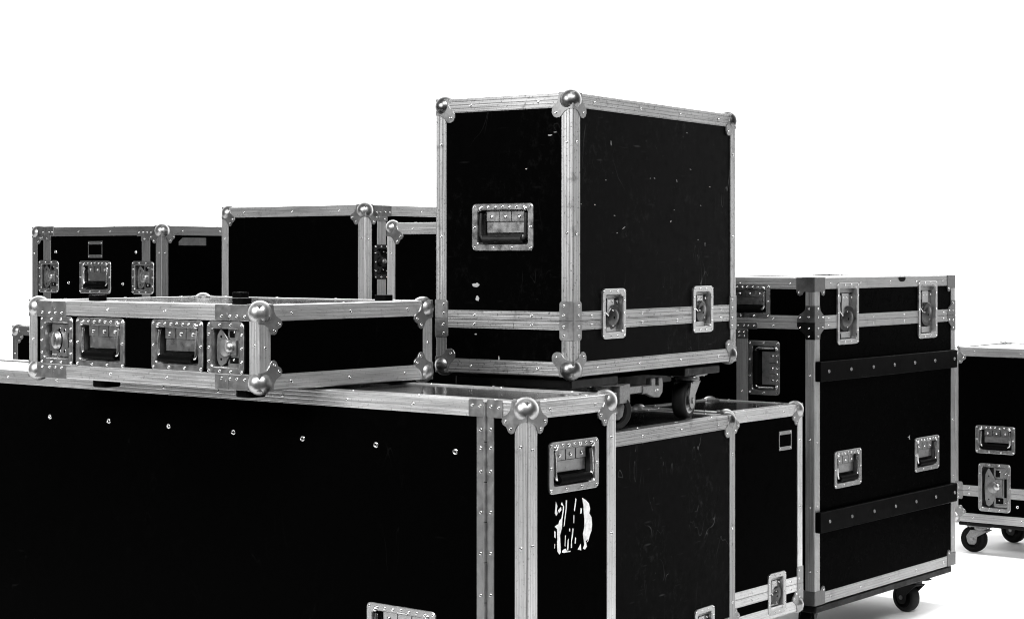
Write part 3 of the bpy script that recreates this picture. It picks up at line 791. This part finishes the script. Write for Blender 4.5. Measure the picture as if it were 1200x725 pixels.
Tc.finish()

# ================================================================== R : case at the right edge
R = Case('case on black wheels at the far right, partly behind the tallest case', 6.45, 1114, 406.1, 609.1, a=37.47, corner='L', wl=.86, wr=.44, trim='trim_dull', plate='plate', tw=.0305)
R.handle('L', (1143, 498.8, 1189.6, 531.5), mat='dish_dull'); R.latch('L', (1146.5, 543, 1184.4, 599.5), 'butterfly', mat='dish_dull')
seamR = R.px('L', 1160, 576.5)[1]
R.belt('L', seamR, .0185)
R.seam_plate('L', seamR, .045, .030)
R.screws('L', [(1192, 594)])
mb = MB(); T = Matrix.Translation((R.off.x, R.off.y, 0))
mb.box((.02, .02, -.016), (R.wr - .02, R.wl - .02, -.0025), 'board', T, .004); mb.build('castor_board', R.root)
for (u, v, yw, m) in ((.060, .770, math.radians(90), 'castor_mid'), (.345, .745, math.radians(80), 'castor_dark'), (.075, .13, 1.4, 'castor'), (.345, .13, 1.6, 'castor')):
    R.castor(u, v, .046, total=R.zb - .0162, yaw=yw, top=-.0162, mat=m)
R.finish()

# ================================================================== H, F, G, I : back left
H = Case('long dark case at the back left that carries the two rear rack cases', 6.10, 14.2, 381.7, zb=.13, a=36.0, corner='L', wl=1.72, wr=.62, trim='trim_dark', ballr=.0235)
for u in (.1, H.wr - .1):
    for v in (.15, H.wl - .15): H.castor(u, v, .045, yaw=random.uniform(0, 6))
H.finish()
F = Case('rack case with label holder, handle and two latches, leftmost at the back', 5.68, 189.7, 264.4, zb=H.ztop + .009, a=36.0, xL=37.2, wr=.50, trim='trim_dark', tw=.0292, ballr=.0235)
F.handle('L', (93, 305.7, 130, 343.7)); F.latch('L', (45.5, 305, 69, 342.5)); F.latch('L', (154.6, 306, 180.6, 344.5))
F.frame('L', (103, 282.6, 119.5, 302))
F.screws('L', [(65, 295), (159, 295.3), (80, 331.2), (143.6, 332.6)])
for (x0, x1, la, lb) in ((50.5, 59.2, 305, 342.5), (166, 175.6, 306, 344.5)):
    h0 = F.px('L', x0, 300)[0]; h1 = F.px('L', x1, 300)[0]; hm = (h0 + h1) / 2
    F.strip('L', h0, h1, F.px('L', (x0 + x1) / 2, la + 3)[1], F.h - .0295, None, -.0004, 'door_stile', [], True)
    F.strip('L', h0, h1, .0295, F.px('L', (x0 + x1) / 2, lb - 3)[1], None, -.0004, 'door_stile', [], True)
F.plate_px('L', 44, 265.3, 63, 276.6, [(.45, -.2), (.85, -.2), (-.3, -.2)], seam=53); F.plate_px('L', 50, 276, 59.5, 282, [(.1, -.2)])
F.plate_px('L', 160.5, 265.3, 184, 276.6, [(-.75, -.2), (-.35, -.2), (.05, -.2), (.45, -.2)]); F.plate_px('L', 165.5, 276, 176, 282.5, [(-.2, -.2)])
cx, cz, w, h = F.bb('R', 210, 278.6, 242, 287.6); mb = MB()
mb.prism([(-w / 2, -h / 2), (w / 2, -h / 2), (w / 2, h / 2), (-w * .36, h / 2), (-w / 2, 0)], 0, .0005, 'tape', F.T('R', cx, cz, -TT), .0001); mb.build('tape_label', F.root)
F.finish()
G = Case('taller rack case with plain black front, standing at the back behind the shallow case', 5.16, 428.3, 239.6, zb=H.ztop + .009, a=36.33, xL=259.6, wr=.50, trim='trim', ballr=.0238)
G.latch('R', (438, 286.6, 461, 327), 'butterfly', mat='dish_dark', knob='plate_dark')
h0 = G.px('R', 442.4, 290)[0]; h1 = G.px('R', 452.5, 290)[0]
G.strip('R', h0, h1, G.px('R', 447, 289)[1], G.h - .0305, 'trim_dull', -.0004, 'door_stile', [], True)
G.strip('R', h0, h1, .031, G.px('R', 447, 324)[1], 'trim_dull', -.0004, 'door_stile', [], True)
G.plate_px('R', 436.5, 240.8, 458.5, 253.5, [(-.55, -.25), (-.2, -.25), (.35, -.25), (.8, -.25)], seam=448, mat='plate_dark'); G.plate_px('R', 444, 253, 454, 259.5, [(.3, -.2)])
G.finish()
I = Case('plain black case wedged between the rear rack case and the upright case on the dolly', 4.90, 453.3, 261.3, zb=.14, a=36.2, corner='L', wl=.71, wr=.385, trim='trim', tw=.0305, ballr=.0195)
for u in (.08, .30):
    for v in (.1, .61): I.castor(u, v, .045, yaw=random.uniform(0, 6))
I.finish()

# ================================================================== floor
mb = MB()
m, nt, bs = new_mat('white studio floor'); bs.inputs['Base Color'].default_value = (.92, .92, .92, 1); bs.inputs['Roughness'].default_value = .7; bs.inputs['Specular IOR Level'].default_value = .1
M['floor'] = m
mb.add([(-3.2, 2.9, 0), (3.6, 2.9, 0), (3.6, 8.8, 0), (-3.2, 8.8, 0)], [(0, 1, 2, 3)], 'floor')
fl = mb.build('floor'); fl['kind'] = 'structure'

# ================================================================== light
w = bpy.data.worlds.new('World'); scene.world = w; w.use_nodes = True
nt = w.node_tree; bg = nt.nodes['Background']
tc = N(nt, 'ShaderNodeTexCoord'); sp = N(nt, 'ShaderNodeSeparateXYZ'); nt.links.new(tc.outputs['Generated'], sp.inputs[0])
ramp = N(nt, 'ShaderNodeValToRGB'); ramp.color_ramp.interpolation = 'EASE'
nt.links.new(mr(nt, sp.outputs[1], -1, 1, 0, 1), ramp.inputs[0])
el = ramp.color_ramp.elements
el[0].position = 0.30; el[0].color = (.012, .012, .012, 1)
el[1].position = 0.85; el[1].color = (1, 1, 1, 1)
e = el.new(0.60); e.color = (.05, .05, .05, 1)
e = el.new(0.72); e.color = (.20, .20, .20, 1)
nt.links.new(ramp.outputs[0], bg.inputs[0]); bg.inputs[1].default_value = 3.7

def area(name, loc, target, size, power, sy=None):
    l = bpy.data.lights.new(name, 'AREA'); l.energy = power; l.size = size; l.shape = 'RECTANGLE'; l.size_y = sy or size
    o = bpy.data.objects.new(name, l); COL.objects.link(o); o.location = loc
    o.rotation_euler = (Vector(target) - Vector(loc)).to_track_quat('-Z', 'Y').to_euler()
    return o
area('key_softbox', (0.4, 0.6, 4.0), (0.1, 4.0, .7), 3.6, 330, 1.1)
area('added_fill', (-3.4, 0.8, 2.6), (-.4, 4.2, .7), 1.8, 190, 1.2)  # added fill lamp, there only to brighten the left-hand faces

sl = bpy.data.lights.new('added_floor_whitener', 'SPOT'); sl.energy = 1900; sl.spot_size = math.radians(25); sl.spot_blend = .5; sl.shadow_soft_size = .9  # added lamp that lifts the floor around the right-hand castors to white
so = bpy.data.objects.new('added_floor_whitener', sl); COL.objects.link(so); so.location = (1.95, 5.5, 5.5)
so.rotation_euler = (Vector((1.85, 6.0, 0)) - so.location).to_track_quat('-Z', 'Y').to_euler()

# ================================================================== camera
cd = bpy.data.cameras.new('Camera'); cam = bpy.data.objects.new('Camera', cd); COL.objects.link(cam)
cam.location = (0, 0, CAMZ); cam.rotation_euler = (math.pi / 2, 0, 0)
cd.sensor_width = 36; cd.lens = FPX / 1200 * 36; cd.shift_y = -(362.5 - YH) / 1200
cd.clip_start = 0.05; cd.clip_end = 500
scene.camera = cam
scene.view_settings.view_transform = 'Standard'; scene.view_settings.look = 'None'
scene.view_settings.exposure = 0; scene.view_settings.gamma = 1
scene.render.engine = 'CYCLES'
try: scene.cycles.use_denoising = True; scene.cycles.filter_width = 1.1
except Exception: pass
